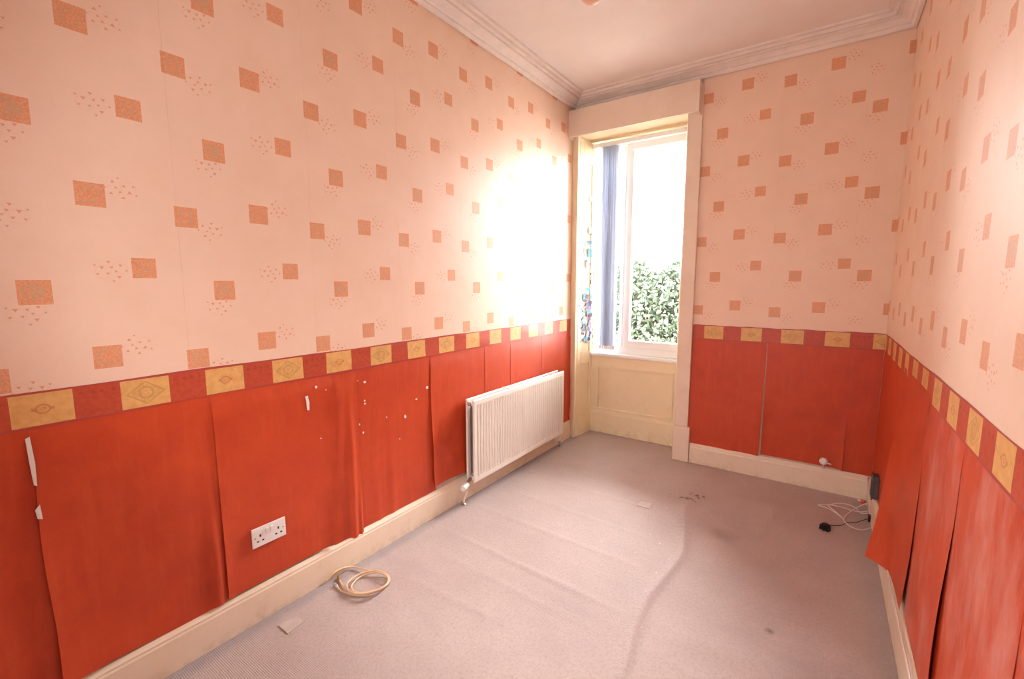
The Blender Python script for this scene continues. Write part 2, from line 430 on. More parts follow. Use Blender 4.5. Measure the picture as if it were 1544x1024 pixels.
# upper wallpaper: one sheet per drop of the roll
def drops(wallk, parent, cuts, mat, z0=1.10, z1=3.10, top=None):
    for a, b in zip(cuts, cuts[1:]):
        m = mat(a) if callable(mat) else mat
        sheet('wallpaper_drop', wallk, min(a, b)+.0002, max(a, b)-.0002, z0, z1, m, parent, thick=.0007,
              nu=2, nv=2)
seams = [-3.177 + .5317*k for k in range(-2, 7)]
drops('L', wl, [YB] + [s for s in seams if YB < s < -.1] + [0], PAPER_L)
drops('F', wf, [1.115, 1.655, 2.13, W-.001], lambda a: PAPER_F2 if a > 2.1 else PAPER_F)
drops('R', wr, [YB, -4.3, -3.77, -3.24, -2.71, -2.18, -1.65, -1.12, -.59, -.10, -.001], PAPER_R)

# printed border between the two papers
def border(wallk, u0, u1, mat, parent, sag=None):
    n = int(abs(u1-u0)/.02)+1
    return sheet('wallpaper_border', wallk, u0, u1, 1.055, 1.170, mat, parent, base=.0022, thick=.0008, nu=n, nv=6,
                 off=lambda u, z: (sag(u, z) if sag else 0), edge=lambda s, t: (0, .0018*math.sin(s*23)+.0012*math.sin(s*61)))
border('L', YB, -.003, BORD_L, wl, lambda u, z: .0016*max(0, math.sin(u*9+z*30))*sst(-2.9, -2.5, u) + .004*math.exp(-((u+2.52)/.09)**2)*max(0, math.sin((z-1.055)*45+u*8)))
border('F', 1.118, W-.004, BORD_F, wf)
border('R', YB, -.004, BORD_R, wr, lambda u, z: .003*math.exp(-((u+1.1)/.05)**2))

# lower red paper: loose drops on the left wall
def dado(wallk, u0, u1, z0, z1, parent, off, nu=30, nv=40, edge=None, base=.0007, mat=None):
    return sheet('dado_paper_sheet', wallk, u0, u1, z0, z1, mat or DADO, parent, off=lambda u, z: off(u, z)*sst(1.062, .97, z), nu=nu, nv=nv, edge=edge, base=base)
def lift(u, e, wd, amt): return amt*math.exp(-max(0, abs(u-e))/wd)
wav = lambda u, z, k=1: .0012*k*(1+math.sin(u*14+z*3)*math.sin(z*5+u*4))
dado('L', YB, -3.600, .17, 1.10, wl, lambda u, z: wav(u, z))
dado('L', -3.624, -3.090, .172, 1.10, wl, lambda u, z: wav(u, z) + .0045 + lift(u, -3.624, .05, .008)*sst(1.08, .5, z) + .014*math.exp(-((u+3.150)/.022)**2)*sst(1.0, .45, z)*(.6+.4*math.sin(z*6)) + .012*sst(.34, .17, z)*sst(-3.3, -3.6, u),
     edge=lambda s, t: (.004*math.sin(t*9)*(1-s), .006*math.sin(s*7)*(1-t)**6))
dado('L', -3.118, -2.580, .178, 1.10, wl, lambda u, z: wav(u, z) + .0095 + lift(u, -3.118, .02, .007)*sst(.9, .3, z) + lift(u, -2.580, .022, .022)*sst(1.04, .85, z)*(.6+.4*math.sin(z*7)) + .010*math.exp(-((z-1.005)/.012)**2)*sst(-2.78, -2.62, u),
     edge=lambda s, t: (.005*math.sin(t*11)*s, 0))
dado('L', -2.610, -2.437, .150, 1.10, wl, lambda u, z: wav(u, z) + .012*math.exp(-((u+2.49)/.020)**2)*sst(1.0, .55, z) + .006 + .008*math.exp(-((u+2.45)/.012)**2)*sst(.55, .2, z), nu=24)
dado('L', -2.470, -1.870, .172, 1.10, wl, lambda u, z: wav(u, z, .8) + .005*math.exp(-((u+2.22)/.02)**2)*sst(.9, .3, z) + .004*math.exp(-((u+2.30+.1*z)/.012)**2)*sst(.8, .3, z))
dado('L', -1.900, -1.560, .205, 1.10, wl, lambda u, z: wav(u, z, .6) + .005 + lift(u, -1.9, .02, .009)*sst(.95, .4, z) + .012*sst(.30, .205, z), edge=lambda s, t: (.004*math.sin(t*8)*(1-s), .006*(1-t)**8*math.sin(s*5)))
for a, b in ((-1.570, -1.345), (-1.350, -1.020), (-1.026, -.550), (-.556, -.012)):
    dado('L', a, b, .172, 1.10, wl, lambda u, z, a=a, b=b: wav(u, z, .7) + .001 + lift(u, a, .012, .0025) + (lift(u, b, .02, .010) if b > -.1 else 0), edge=(lambda s, t: (.006*math.sin(t*23)*s*(math.sin(t*7) > 0), 0)) if b > -.1 else None)
# torn white backing left in the open seams, filler in the nail holes
def fleck(name, wallk, pts, parent, mat=WPLAST, d=.004, th=.0015):
    bm = bmesh.new(); A = [bm.verts.new(wp(wallk, u, z, d)) for u, z in pts]; B = [bm.verts.new(wp(wallk, u, z, d+th)) for u, z in pts]; n = len(pts)
    bm.faces.new(A); bm.faces.new(B[::-1])
    for i in range(n): bm.faces.new((A[i], A[(i+1) % n], B[(i+1) % n], B[i]))
    return link(name, bm, mat, parent)
fleck('torn_paper', 'L', [(-3.632, 1.03), (-3.622, 1.035), (-3.618, .95), (-3.620, .875), (-3.627, .88), (-3.630, .95)], wl, WPLAST, .015)
fleck('torn_paper', 'L', [(-3.632, .80), (-3.620, .815), (-3.618, .765), (-3.629, .77)], wl, WPLAST, .017)
for u, z, a, b in [(-2.671, 1.009, .007, .007), (-2.387, .981, .008, .007), (-2.392, .88, .005, .005), (-2.392, .863, .006, .005), (-2.431, .758, .005, .006),
                   (-2.409, .708, .006, .006), (-1.931, .864, .010, .010), (-2.022, .808, .008, .005), (-2.114, .723, .008, .012), (-2.479, .934, .004, .004), (-2.25, .753, .004, .004),
                   (-2.16, .60, .003, .003), (-2.62, .985, .003, .003), (-2.43, .995, .003, .003), (-2.66, .75, .004, .003)]:
    pts = [(u+a*math.cos(k*.785)*(.8+.4*R.random()), z+b*math.sin(k*.785)*(.8+.4*R.random())) for k in range(8)]
    fleck('filler_spot', 'L', pts, wl, WPLAST, .0125 if u < -2.58 else .0045)
fleck('torn_paper', 'L', [(-2.729, .974), (-2.716, .976), (-2.710, .945), (-2.712, .905), (-2.722, .906), (-2.724, .94)], wl, WPLAST, .0135)
# far wall
dado('F', 1.118, 1.655, .166, 1.10, wf, lambda u, z: wav(u, z, .7) + lift(u, 1.655, .03, .014)*sst(1.0, .3, z) + .006*math.exp(-((u-z*.5-1.35)/.03)**2)*sst(.6, .2, z),
     edge=lambda s, t: (-.007*s*(1-t)*(1-.3*t) + .004*s*t, .0))
dado('F', 1.662, 2.176, .182, 1.10, wf, lambda u, z: wav(u, z, .7) + lift(u, 1.662, .02, .007)*sst(1.0, .4, z) + lift(u, 2.176, .025, .012)*sst(.62, .3, z) + .008*math.exp(-((u+z*.9-2.33)/.03)**2)*sst(.42, .2, z))
dado('F', 2.170, W-.003, .172, 1.10, wf, lambda u, z: wav(u, z, .5))
# right wall: two sound drops, the big peeled flap, and the loose drops beyond it
dado('R', -.42, -.004, .172, 1.10, wr, lambda u, z: wav(u, z, .5))
dado('R', -1.05, -.424, .172, 1.10, wr, lambda u, z: wav(u, z, .5))
def flap():
    tk = [0, .22, .45, .74, 1]
    Lf = spline([(2.3445, -.945, 1.09), (2.338, -.965, .84), (2.315, -1.00, .635), (2.288, -1.07, .375), (2.246, -1.15, .155)], 12)
    Mf = spline([(2.3440, -1.13, 1.09), (2.340, -1.13, .84), (2.334, -1.14, .63), (2.324, -1.18, .40), (2.318, -1.26, .168)], 12)
    Nf = spline([(2.3440, -1.38, 1.09), (2.342, -1.38, .84), (2.338, -1.38, .63), (2.332, -1.40, .40), (2.328, -1.42, .188)], 12)
    Rf = spline([(2.3445, -1.632, 1.09), (2.343, -1.632, .84), (2.341, -1.632, .63), (2.3365, -1.629, .40), (2.328, -1.612, .192)], 12)
    bm = bmesh.new(); n = len(Lf)-1
    def P(s, t):
        f = t*n; i = min(int(f), n-1); f -= i; q = [c[i].lerp(c[i+1], f) for c in (Lf, Mf, Nf, Rf)]
        s3 = s*3; k = min(int(s3), 2); f = s3-k
        p0, p1, p2, p3 = q[max(k-1, 0)], q[k], q[k+1], q[min(k+2, 3)]
        p = .5*((2*p1)+(p2-p0)*f+(2*p0-5*p1+4*p2-p3)*f*f+(3*p1-p0-3*p2+p3)*f**3)
        return p, NRM['R']
    shell(bm, P, 42, 48, .0006)
    o = link('peeled_paper_sheet', bm, DADO, wr, label='red paper sheet peeling away from the wall')
    for p in o.data.polygons: p.use_smooth = p.area > 2e-5
flap()
dado('R', -2.145, -1.600, .172, 1.10, wr, lambda u, z: wav(u, z, 1.) + lift(u, -2.145, .03, .012)*sst(.95, .35, z) + .001,
     edge=lambda s, t: (.008*math.sin(t*6)*(1-s), 0), mat=DADO_WORN)
dado('R', -2.68, -2.085, .165, 1.10, wr, lambda u, z: wav(u, z, .8) + lift(u, -2.68, .03, .010)*sst(.95, .3, z), mat=DADO_WORN)
dado('R', -3.20, -2.62, .165, 1.10, wr, lambda u, z: wav(u, z, .7), mat=DADO_WORN)
dado('R', YB, -3.17, .165, 1.10, wr, lambda u, z: wav(u, z) + .002)

# skirting boards
SK = [(0, .001), (.020, .001), (.020, .135), (.017, .142), (.017, .150), (.011, .158), (.006, .166), (0, .168)]
def skirt(name, kind, a, b, label):
    bm = bmesh.new()
    if kind == 'L': prism(bm, SK, a, b, 'y')
    elif kind == 'R': prism(bm, [(W-x, z) for x, z in SK], a, b, 'y')
    else: prism(bm, [(-x, z) for x, z in SK], a, b, 'x')
    return link(name, bm, CREAM, kind='structure', label=label)
def prism_fix(): pass
bl = skirt('baseboard_left', 'L', YB, -.002, 'cream gloss skirting board below the radiator wall')
bf = skirt('baseboard_far', 'F', 1.140, W-.021, 'cream gloss skirting board on the window wall')
br = skirt('baseboard_right', 'R', YB, -.001, 'cream gloss skirting board along the peeling wall')

# plaster cornice running round the ceiling: profile (out from wall, z)
CP = [(0, 3.072), (.010, 3.062), (.026, 3.064), (.034, 3.074), (.035, 3.086), (.046, 3.088), (.060, 3.100), (.078, 3.110), (.092, 3.113), (.093, 3.126), (.106, 3.126), (.110, 3.120), (.122, 3.120), (.126, 3.126), (.127, 3.139),
      (.142, 3.140), (.145, 3.136), (.156, 3.137), (.160, HC+.002), (0, HC+.002)]
bm = bmesh.new(); rings = []
for cx, cy, sx, sy in ((0, YB, 1, 1), (0, 0, 1, -1), (W, 0, -1, -1), (W, YB, -1, 1)):
    rings.append([bm.verts.new((cx+sx*d, cy+sy*d, z)) for d, z in CP])
for k in range(4):
    a, b = rings[k], rings[(k+1) % 4]
    for i in range(len(CP)): j = (i+1) % len(CP); bm.faces.new((a[i], a[j], b[j], b[i]))
link('trim_1', bm, CORN, kind='structure', label='white moulded plaster cornice round the ceiling')

# ------------------------------------------------------------------ window recess: casings, linings, breast panel
yG = .30
def plan_prism(name, pts, z0, z1, mat, label=None, parent=None, kind='structure'):
    bm = bmesh.new(); prism(bm, pts, z0, z1, 'z')
    o = link(name, bm, mat, kind=kind if not parent else None, label=label)
    if parent: under(parent, o)
    return o
# right casing with its plinth block
trc = boxo('trim_2', 1.008, 1.118, -.026, .02, 0.305, 3.0, PINKW, bev=.004, kind='structure', label='pale painted casing to the right of the window recess')
boxo('plinth_block', 1.004, 1.136, -.034, .02, .001, .304, PINKW, trc, .004)
tlc = boxo('trim_3', .002, .056, -.024, .02, .001, 3.0, YCREAM, bev=.004, kind='structure', label='narrow cream casing between radiator wall and window recess')
# splayed linings with recessed panels
def lining(name, a, b, mat, label, side):
    """board from plan point a to plan point b; rails proud of sunk panels"""
    a = Vector((a[0], a[1], 0)); b = Vector((b[0], b[1], 0)); d = (b-a); L = d.length; d.normalize(); n = Vector((-d.y, d.x, 0))*side
    root = empty(name, (a.x, a.y, 0), label, None, 'structure')
    def slab(nm, s0, s1, z0, z1, t0, t1, bev=.003):
        bm = bmesh.new(); box(bm, s0, s1, t0, t1, z0, z1, bev)
        for v in bm.verts: p = a + d*v.co.x + n*v.co.y; v.co = Vector((p.x, p.y, v.co.z))
        o = link(nm, bm, mat); under(root, o); return o
    slab('backing_board', 0, L, .001, 2.84, -.03, 0, .001)
    slab('stile', 0, .06, .20, 2.80, -.001, .010); slab('stile', L-.05, L, .20, 2.80, -.001, .010)
    slab('rail', 0, L, .001, .20, -.001, .014); slab('rail', .06, L-.05, .72, .84, -.001, .010); slab('rail', .06, L-.05, 2.62, 2.80, -.001, .010)
    return root, a, d, n
tl, la, ld, ln = lining('trim_4', (.050, .018), (.086, .275), YCREAM, 'yellowed panelled lining at the left of the window recess', -1)
lining('trim_5', (1.008, .018), (.935, .275), YCREAM, 'yellowed panelled lining at the right of the window recess', 1)
sof = boxo('trim_6', .03, 1.03, .015, .30, 2.84, 2.87, YCREAM, bev=0, kind='structure', label='cream boarded head of the window recess')
boxo('head_fillet', .05, 1.01, .20, .30, 2.82, 2.845, YCREAM, sof, .003)
# panelled breast under the window
tb = empty('trim_7', (.5, .28, 0), 'yellowed panelled breast below the window sill', None, 'structure')
boxo('backing_board', .07, .96, .283, .31, .001, .80, YCREAM, tb, 0)
boxo('rail', .07, .96, .270, .285, .69, .79, YCREAM, tb, .003)
boxo('stile', .07, .160, .270, .285, .20, .69, YCREAM, tb, .003)
boxo('stile', .912, .96, .270, .285, .20, .69, YCREAM, tb, .003)
bm = bmesh.new(); prism(bm, [(.30, .004), (.262, .004), (.262, .205), (.266, .222), (.272, .232), (.278, .246), (.30, .25)], .07, .96, 'x'); o = link('skirting_rail', bm, YCREAM); under(tb, o)
for (x0, x1, z0, z1) in ((.160, .912, .672, .690), (.160, .912, .248, .262), (.160, .174, .262, .672), (.898, .912, .262, .672)):
    boxo('panel_moulding', x0, x1, .263, .286, z0, z1, YCREAM, tb, .005)
# window: sill, frame, mullion, panes, handle
w1 = empty('window_1', (.5, .33, .80), 'white framed window in the recess, overlooking a hedge', None, 'structure')
boxo('sill', .075, .955, .250, .40, .790, .818, UPVC, w1, .006)
fx0, fx1, fz0, fz1 = .08, 1.02, .818, 2.86
fy0, fy1 = .325, .395
boxo('frame_rail', fx0, fx1, fy0, fy1, fz0, fz0+.075, UPVC, w1, .006); boxo('frame_rail', fx0, fx1, fy0, fy1, fz1-.08, fz1, UPVC, w1, .006)
boxo('frame_stile', fx0, fx0+.075, fy0, fy1, fz0+.075, fz1-.08, UPVC, w1, .006); boxo('frame_stile', fx1-.075, fx1, fy0, fy1, fz0+.075, fz1-.08, UPVC, w1, .006)
boxo('mullion', .368, .428, fy0, fy1, fz0+.075, fz1-.08, UPVC, w1, .006)
def sash(x0, x1, z0, z1, sw):
    y0, y1 = .318, .372
    boxo('sash_rail', x0, x1, y0, y1, z0, z0+sw, UPVC, w1, .006); boxo('sash_rail', x0, x1, y0, y1, z1-sw, z1, UPVC, w1, .006)
    boxo('sash_stile', x0, x0+sw*.7, y0, y1, z0+sw, z1-sw, UPVC, w1, .006); boxo('sash_stile', x1-sw*.7, x1, y0, y1, z0+sw, z1-sw, UPVC, w1, .006)
    boxo('pane', x0+sw*.6, x1-sw*.6, .344, .350, z0+sw*.8, z1-sw*.8, GLASS, w1, 0)
sash(.408, .965, .885, 2.80, .07); sash(.145, .388, .885, 2.80, .05)
hd = boxo('handle_plate', .918, .940, .310, .320, 1.29, 1.36, UPVC, w1, .004)
bm = bmesh.new(); tube(bm, spline([(.929, .314, 1.33), (.927, .292, 1.335), (.925, .286, 1.35), (.945, .284, 1.43)], 5), .008, 8); o = link('handle_lever', bm, HANDLE, smooth=True); o['label'] = 'brown lever handle'; under(hd, o)

# pelmet box above the recess
pel = empty('pelmet', (.56, -.06, 2.80), 'pale boxed pelmet over the window recess', 'pelmet')
boxo('front_board', .003, 1.112, -.122, -.104, 2.800, 3.028, PINKW, pel, .003)
boxo('end_board', 1.094, 1.112, -.1035, -.001, 2.800, 3.028, PINKW, pel, .002); boxo('end_board', .003, .021, -.1035, -.001, 2.800, 3.028, PINKW, pel, .002)
boxo('top_board', .022, 1.093, -.1035, -.001, 3.010, 3.028, PINKW, pel, .001)

# stickers on the left lining
SC = [(70, 140, 200), (120, 180, 220), (60, 70, 110), (224, 120, 150), (210, 200, 214), (90, 120, 170), (236, 160, 180), (70, 170, 190), (150, 120, 160), (40, 60, 90), (200, 220, 235), (120, 70, 90)]
SM = [plain('sticker_print', tuple(int(q*.8+48) for q in c), .6, .25, .12, 60) for c in SC]
def sticker(s, z, wd, h, rot, k, t=0.0102):
    pts = [(-wd/2, -h/2), (wd/2, -h/2), (wd/2, h/2), (-wd/2, h/2)]
    if k % 3 == 0: pts = [(wd/2*math.cos(q*.785+.39), h/2*math.sin(q*.785+.39)) for q in range(8)]
    bm = bmesh.new(); A = []; B = []
    for x, y in pts:
        X = x*math.cos(rot)-y*math.sin(rot); Y = x*math.sin(rot)+y*math.cos(rot); p = la + ld*(s+X)
        A.append(bm.verts.new(p + ln*t + Vector((0, 0, z+Y)))); B.append(bm.verts.new(p + ln*(t+.0012) + Vector((0, 0, z+Y))))
    n = len(pts); bm.faces.new(A); bm.faces.new(B[::-1])
    for i in range(n): bm.faces.new((A[i], A[(i+1) % n], B[(i+1) % n], B[i]))
    o = link('sticker', bm, SM[k % len(SM)]); under(tl, o)
for s, z, a, b, k in [(.19, 2.31, .05, .05, 4), (.10, 2.22, .02, .03, 1), (.09, 2.14, .02, .09, 8), (.06, 2.08, .03, .06, 4), (.185, 2.01, .06, .06, 4), (.20, 1.985, .05, .02, 2), (.19, 1.90, .07, .04, 0), (.10, 1.88, .03, .05, 5), (.19, 1.80, .07, .08, 7), (.21, 1.80, .03, .04, 6),
                      (.10, 1.80, .03, .08, 1), (.06, 1.86, .03, .02, 4), (.05, 1.78, .04, .04, 10), (.13, 1.72, .03, .03, 2), (.15, 1.68, .05, .06, 4), (.20, 1.69, .03, .03, 3), (.21, 1.60, .02, .02, 9), (.21, 1.52, .02, .05, 9), (.17, 1.45, .07, .03, 7)]:
    sticker(s, z, a, b, R.uniform(-.2, .2), k)
k = 0
z = 1.40
while z > .93:
    for s in (.215, .165, .115):
        if R.random() < (.95 if s > .15 else .7): sticker(s + R.uniform(-.02, .015), z + R.uniform(-.012, .012), R.uniform(.030, .062), R.uniform(.022, .045), R.uniform(-.3, .3), R.randrange(12), .0102 + .0004*R.random())
    if R.random() < .6: sticker(R.uniform(.02, .08), z, .025, .025, R.uniform(-.4, .4), R.randrange(12))
    z -= .027

# vertical blind gathered at the left
vb = empty('vertical_blind', (.52, .20, 2.78), 'pale grey vertical blind drawn to the left of the window', 'blind')
boxo('head_rail', .10, .958, .185, .225, 2.762, 2.80, UPVC, vb, .003)
for i in range(8):
    x = .205 + i*.020; ang = math.radians(62 + 5*math.sin(i*2.1)); hw = .044
    bm = bmesh.new()
    def P(s, t, x=x, ang=ang, i=i):
        q = (s-.5)*2*hw; bow = .004*(1-(2*s-1)**2); tw = ang + .08*math.sin(t*3+i); sw = .010*math.sin(i*.9)*(1-t)
        return Vector((x + math.cos(tw)*q - math.sin(tw)*bow + sw, .205 + math.sin(tw)*q*.55 + math.cos(tw)*bow, .905 + 1.86*t)), Vector((-math.sin(tw), math.cos(tw), 0))
    shell(bm, P, 4, 10, .0008); o = link('slat', bm, BLIND, smooth=False); under(vb, o)
    boxo('weight', x-.005, x+.005, .185, .225, .872, .904, WPLAST, o, .001)
bm = bmesh.new(); tube(bm, spline([(.19 + .0146*i, .185, .885 - (.008 if i % 2 else 0)) for i in range(12)], 3), .0014, 5); o = link('bottom_chain', bm, WPLAST); under(vb, o)

# ------------------------------------------------------------------ radiator
def radiator():
    y0, y1, z0, z1 = -1.600, -.330, .138, .722
    rd = empty('radiator', (.05, -.965, 0), 'white double panel radiator with vertical flutes on the red wall', 'radiator')
    def panel(nm, xf, sgn, n=38):
        bm = bmesh.new(); pitch = (y1-y0-.05)/n; ys = [y0, y0+.004, y0+.025]
        for k in range(n):
            b = y0+.025+k*pitch; ys += [b+pitch*q for q in (.12, .30, .70, .88)]
        ys += [y1-.025, y1-.004, y1]; zs = [z0, z0+.006, z0+.034, z0+.052, (z0+z1)/2, z1-.052, z1-.034, z1-.006, z1]
        dep = [-.006, 0, 0, 1, 1, 1, 0, 0, -.006]
        def xo(y, j):
            d = 0
            if dep[j] == 1:
                q = ((y-y0-.025)/pitch)
                if 0 < q < n: f = q % 1; d = -.009*sst(.12, .30, f)*(1-sst(.70, .88, f))
            elif dep[j] < 0: d = -.006
            if y in (y0, y1): d = min(d, -.006)
            return d
        def P(s, t): pass
        fr = [[bm.verts.new((xf+sgn*xo(y, j), y, z)) for j, z in enumerate(zs)] for y in ys]; xb = xf-sgn*.014
        bk = [[bm.verts.new((xb, y, z)) for z in (z0, z1)] for y in ys]
        for i in range(len(ys)-1):
            for j in range(len(zs)-1): bm.faces.new((fr[i][j], fr[i+1][j], fr[i+1][j+1], fr[i][j+1]))
            bm.faces.new((bk[i][0], bk[i][1], bk[i+1][1], bk[i+1][0]))
            bm.faces.new((fr[i][0], bk[i][0], bk[i+1][0], fr[i+1][0])); bm.faces.new((fr[i][-1], fr[i+1][-1], bk[i+1][1], bk[i][1]))
        for i in (0, -1): bm.faces.new(fr[i] + [bk[i][1], bk[i][0]])
        o = link(nm, bm, RADW); under(rd, o); return o
    panel('front_panel', .106, 1); panel('rear_panel', .046, 1)
    bm = bmesh.new(); xs = []; n = 60
    def P(s, t):
        f = (s*n) % 2; f = f if f < 1 else 2-f; f = min(1, max(0, (f-.2)/.6))
        return Vector((.050 + .036*f, y0+.03+(y1-y0-.06)*s, z0+.05+(z1-z0-.10)*t)), Vector((1, 0, 0))
    shell(bm, P, n*4, 1, .001); o = link('convector_fin', bm, GALV); under(rd, o)
    for yy, zz in ((y0+.010, z1-.030), (y1-.010, z1-.030), (y0+.010, z0+.030), (y1-.010, z0+.030)):
        bm = bmesh.new(); tube(bm, [Vector((.044, yy, zz)), Vector((.094, yy, zz))], .013, 12); o = link('header_pipe', bm, RADW, smooth=True); under(rd, o)
    bm = bmesh.new(); lathe(bm, [(0, .010), (.006, .011), (.007, .007), (.016, .007), (.018, .004)], (.072, y0+.000, z1-.030), (0, -1, 0), 12); o = link('bleed_valve', bm, CHROME, smooth=False); under(rd, o)
    # thermostatic valve at the near end
    bm = bmesh.new(); tube(bm, [Vector((.070, y0+.004, z0+.030)), Vector((.070, y0-.030, z0+.012)), Vector((.070, y0-.045, z0+.002))], .012, 12)
    lathe(bm, [(0, .014), (.01, .017), (.02, .014)], (.070, y0-.026, z0+.006), (0, -1, 0), 8); vbody = link('valve_body', bm, CHROME); under(rd, vbody)
    bm = bmesh.new(); lathe(bm, [(0, .016), (.004, .021), (.06, .021), (.064, .019), (.0645, .015), (.058, .013)], (.072, y0-.044, z0+.004), (.25, -1, -.12), 20); vh = link('valve_head', bm, WPLAST, smooth=False); under(vbody, vh)
    bm = bmesh.new(); tube(bm, spline([(.070, y0-.036, z0-.004), (.066, y0-.040, z0-.06), (.060, y0-.060, z0-.10), (.058, y0-.066, .002)], 6), .0065, 10); o = link('supply_pipe', bm, CREAM, smooth=True); under(rd, o)
    bm = bmesh.new(); lathe(bm, [(0, .018), (.004, .018), (.010, .009), (.012, .009)], (.058, y0-.066, .001), (0, 0, 1), 14); o = link('pipe_collar', bm, CHROME); under(rd, o)
    # return pipe at the window end
    bm = bmesh.new(); tube(bm, spline([(.070, y1-.012, z0+.02), (.070, y1-.008, z0-.02), (.072, y1-.006, .055)], 5), .0065, 10); o = link('return_pipe', bm, RADW, smooth=True); under(rd, o)
    bm = bmesh.new(); lathe(bm, [(0, .007), (.012, .011), (.034, .011), (.036, .007), (.06, .006)], (.072, y1-.006, .0655), (0, 0, -1), 12); o = link('lockshield_valve', bm, CHROME); under(rd, o)
    for yy in (y0+.18, y1-.18): boxo('wall_bracket', .010, .031, yy, yy+.03, z0+.05, z1-.05, GALV, rd, .001)
    for yy in (y0+.42, y1-.20):
        boxo('top_clip', .030, .100, yy, yy+.02, z1+.0005, z1+.004, RADW, rd, .001)
radiator()

# ------------------------------------------------------------------ double socket on the left wall
so = empty('wall_socket', (.008, -2.938, .395), 'white double switched power socket low on the red wall', 'socket')
boxo('face_plate', .0150, .0235, -3.012, -2.864, .350, .438, WPLAST, so, .003)
for c in (-2.978, -2.898):
    for dy, dz, wy, wz in ((0, .012, .0035, .0055), (-.011, -.012, .0045, .003), (.011, -.012, .0045, .003)):
        boxo('pin_slot', .0236, .0241, c+dy-wy, c+dy+wy, .388+dz-wz, .388+dz+wz, BLACKP, so, 0)
for c in (-2.948, -2.928):
    sw = boxo('rocker_switch', .0236, .0290, c-.0065, c+.0065, .404, .424, WPLAST, so, .001)
for c in (-3.000, -2.876):
    bm = bmesh.new(); lathe(bm, [(0, .003), (.0006, .003), (.0008, .002)], (.0236, c, .394), (1, 0, 0), 10); o = link('fixing_screw', bm, CHROME); under(so, o)

# ------------------------------------------------------------------ coil of aerial cable on the carpet
def zm(pts, ox, oy, sc, z):
    out = []
    for (x, y), zz in zip(pts, z):             # on the carpet, or up against the skirting board where it meets it
        p = on(2, zz, ox+x*sc, oy+y*sc); out.append(p if p.x > .027 else on(0, .027, ox+x*sc, oy+y*sc))
    return out
co = empty('aerial_cable', tuple(on(2, 0, 545, 880)), 'coil of cream aerial cable with two plugs lying on the carpet', 'cable')
loop = [(325, 520), (400, 600), (520, 648), (660, 682), (800, 676), (950, 645), (1100, 590), (1220, 505), (1275, 410), (1250, 335), (1180, 290), (1060, 272), (940, 290), (820, 325), (700, 390), (620, 470),
        (590, 530), (620, 600), (700, 638), (830, 645), (1000, 612), (1150, 552), (1240, 470), (1262, 390), (1210, 315), (1100, 256), (1000, 246), (880, 262), (750, 305), (620, 375), (530, 460), (508, 530),
        (540, 598), (640, 652), (760, 662), (900, 640), (1060, 590), (1200, 510), (1250, 430), (1232, 350), (1150, 300), (1030, 268), (900, 238), (760, 202), (600, 180), (500, 186), (380, 222), (270, 295), (190, 382), (128, 425)]
n = len(loop); zz = [.005 + .009*min(1, i/14) + .010*min(1, max(0, (i-20)/8)) - .016*min(1, max(0, (i-40)/5)) + (.004*math.sin(i*1.3) if 4 < i < 42 else 0) for i in range(n)]
bm = bmesh.new(); tube(bm, spline(zm(loop, 480, 840, .0842, [max(.006, q) for q in zz]), 6), .0046, 8); o = link('cable_sheath', bm, CORDC, smooth=True); under(co, o)
l2 = [(372, 400), (405, 465), (455, 540), (525, 600), (620, 640), (740, 655), (860, 640), (1000, 600)]
bm = bmesh.new(); tube(bm, spline(zm(l2, 480, 840, .0842, [.006, .006, .010, .016, .020, .022, .024, .024]), 6), .0046, 8); o = link('cable_sheath', bm, CORDC, smooth=True); under(co, o)
def plug(pa, pb, mat, nm):
    a = on(2, .009, 480+pa[0]*.0842, 840+pa[1]*.0842); b = on(2, .009, 480+pb[0]*.0842, 840+pb[1]*.0842); d = b-a
    bm = bmesh.new(); L = .034
    lathe(bm, [(0, .004), (.003, .0065), (L*.5, .0072), (L*.52, .0062), (L*.8, .0062), (L*.82, .0045), (L, .0045)], a, d, 14); o = link(nm, bm, mat, smooth=False); under(co, o)
plug((338, 532), (270, 455), SILV, 'silver_plug'); plug((376, 408), (350, 345), BRASS, 'brass_plug')

# ------------------------------------------------------------------ things in the far right corner
def zc(x, y): return (1220+x*.1464, 680+y*.1464)
def pt(x, y, z): return on(2, z, *zc(x, y))
wc = empty('white_cable', tuple(pt(300, 620, 0)), 'tangle of thin white cable on the carpet beside the peeled paper', 'cable')
run = [((665, 670), .006), ((620, 640), .01), ((540, 645), .008), ((480, 590), .012), ((400, 552), .010), ((300, 540), .007), ((200, 555), .006), ((90, 556), .006), ((200, 595), .006), ((290, 650), .008), ((355, 705), .012),
       ((290, 640), .016), ((200, 560), .014), ((320, 575), .012), ((430, 610), .012), ((540, 628), .014), ((610, 615), .016), ((620, 580), .014), ((580, 545), .012)]
bm = bmesh.new(); tube(bm, spline([pt(x, y, z) for (x, y), z in run], 7), .0032, 7); o = link('cable_sheath', bm, CORDW, smooth=True); under(wc, o)
run = [((720, 500), .07), ((640, 525), .04), ((540, 560), .018), ((430, 620), .016), ((370, 680), .012), ((360, 720), .013), ((420, 775), .010), ((500, 808), .006), ((570, 812), .006), ((640, 790), .007)]
bm = bmesh.new(); tube(bm, spline([pt(x, y, z) for (x, y), z in run], 7), .0032, 7); o = link('cable_sheath', bm, CORDW, smooth=True); under(wc, o)
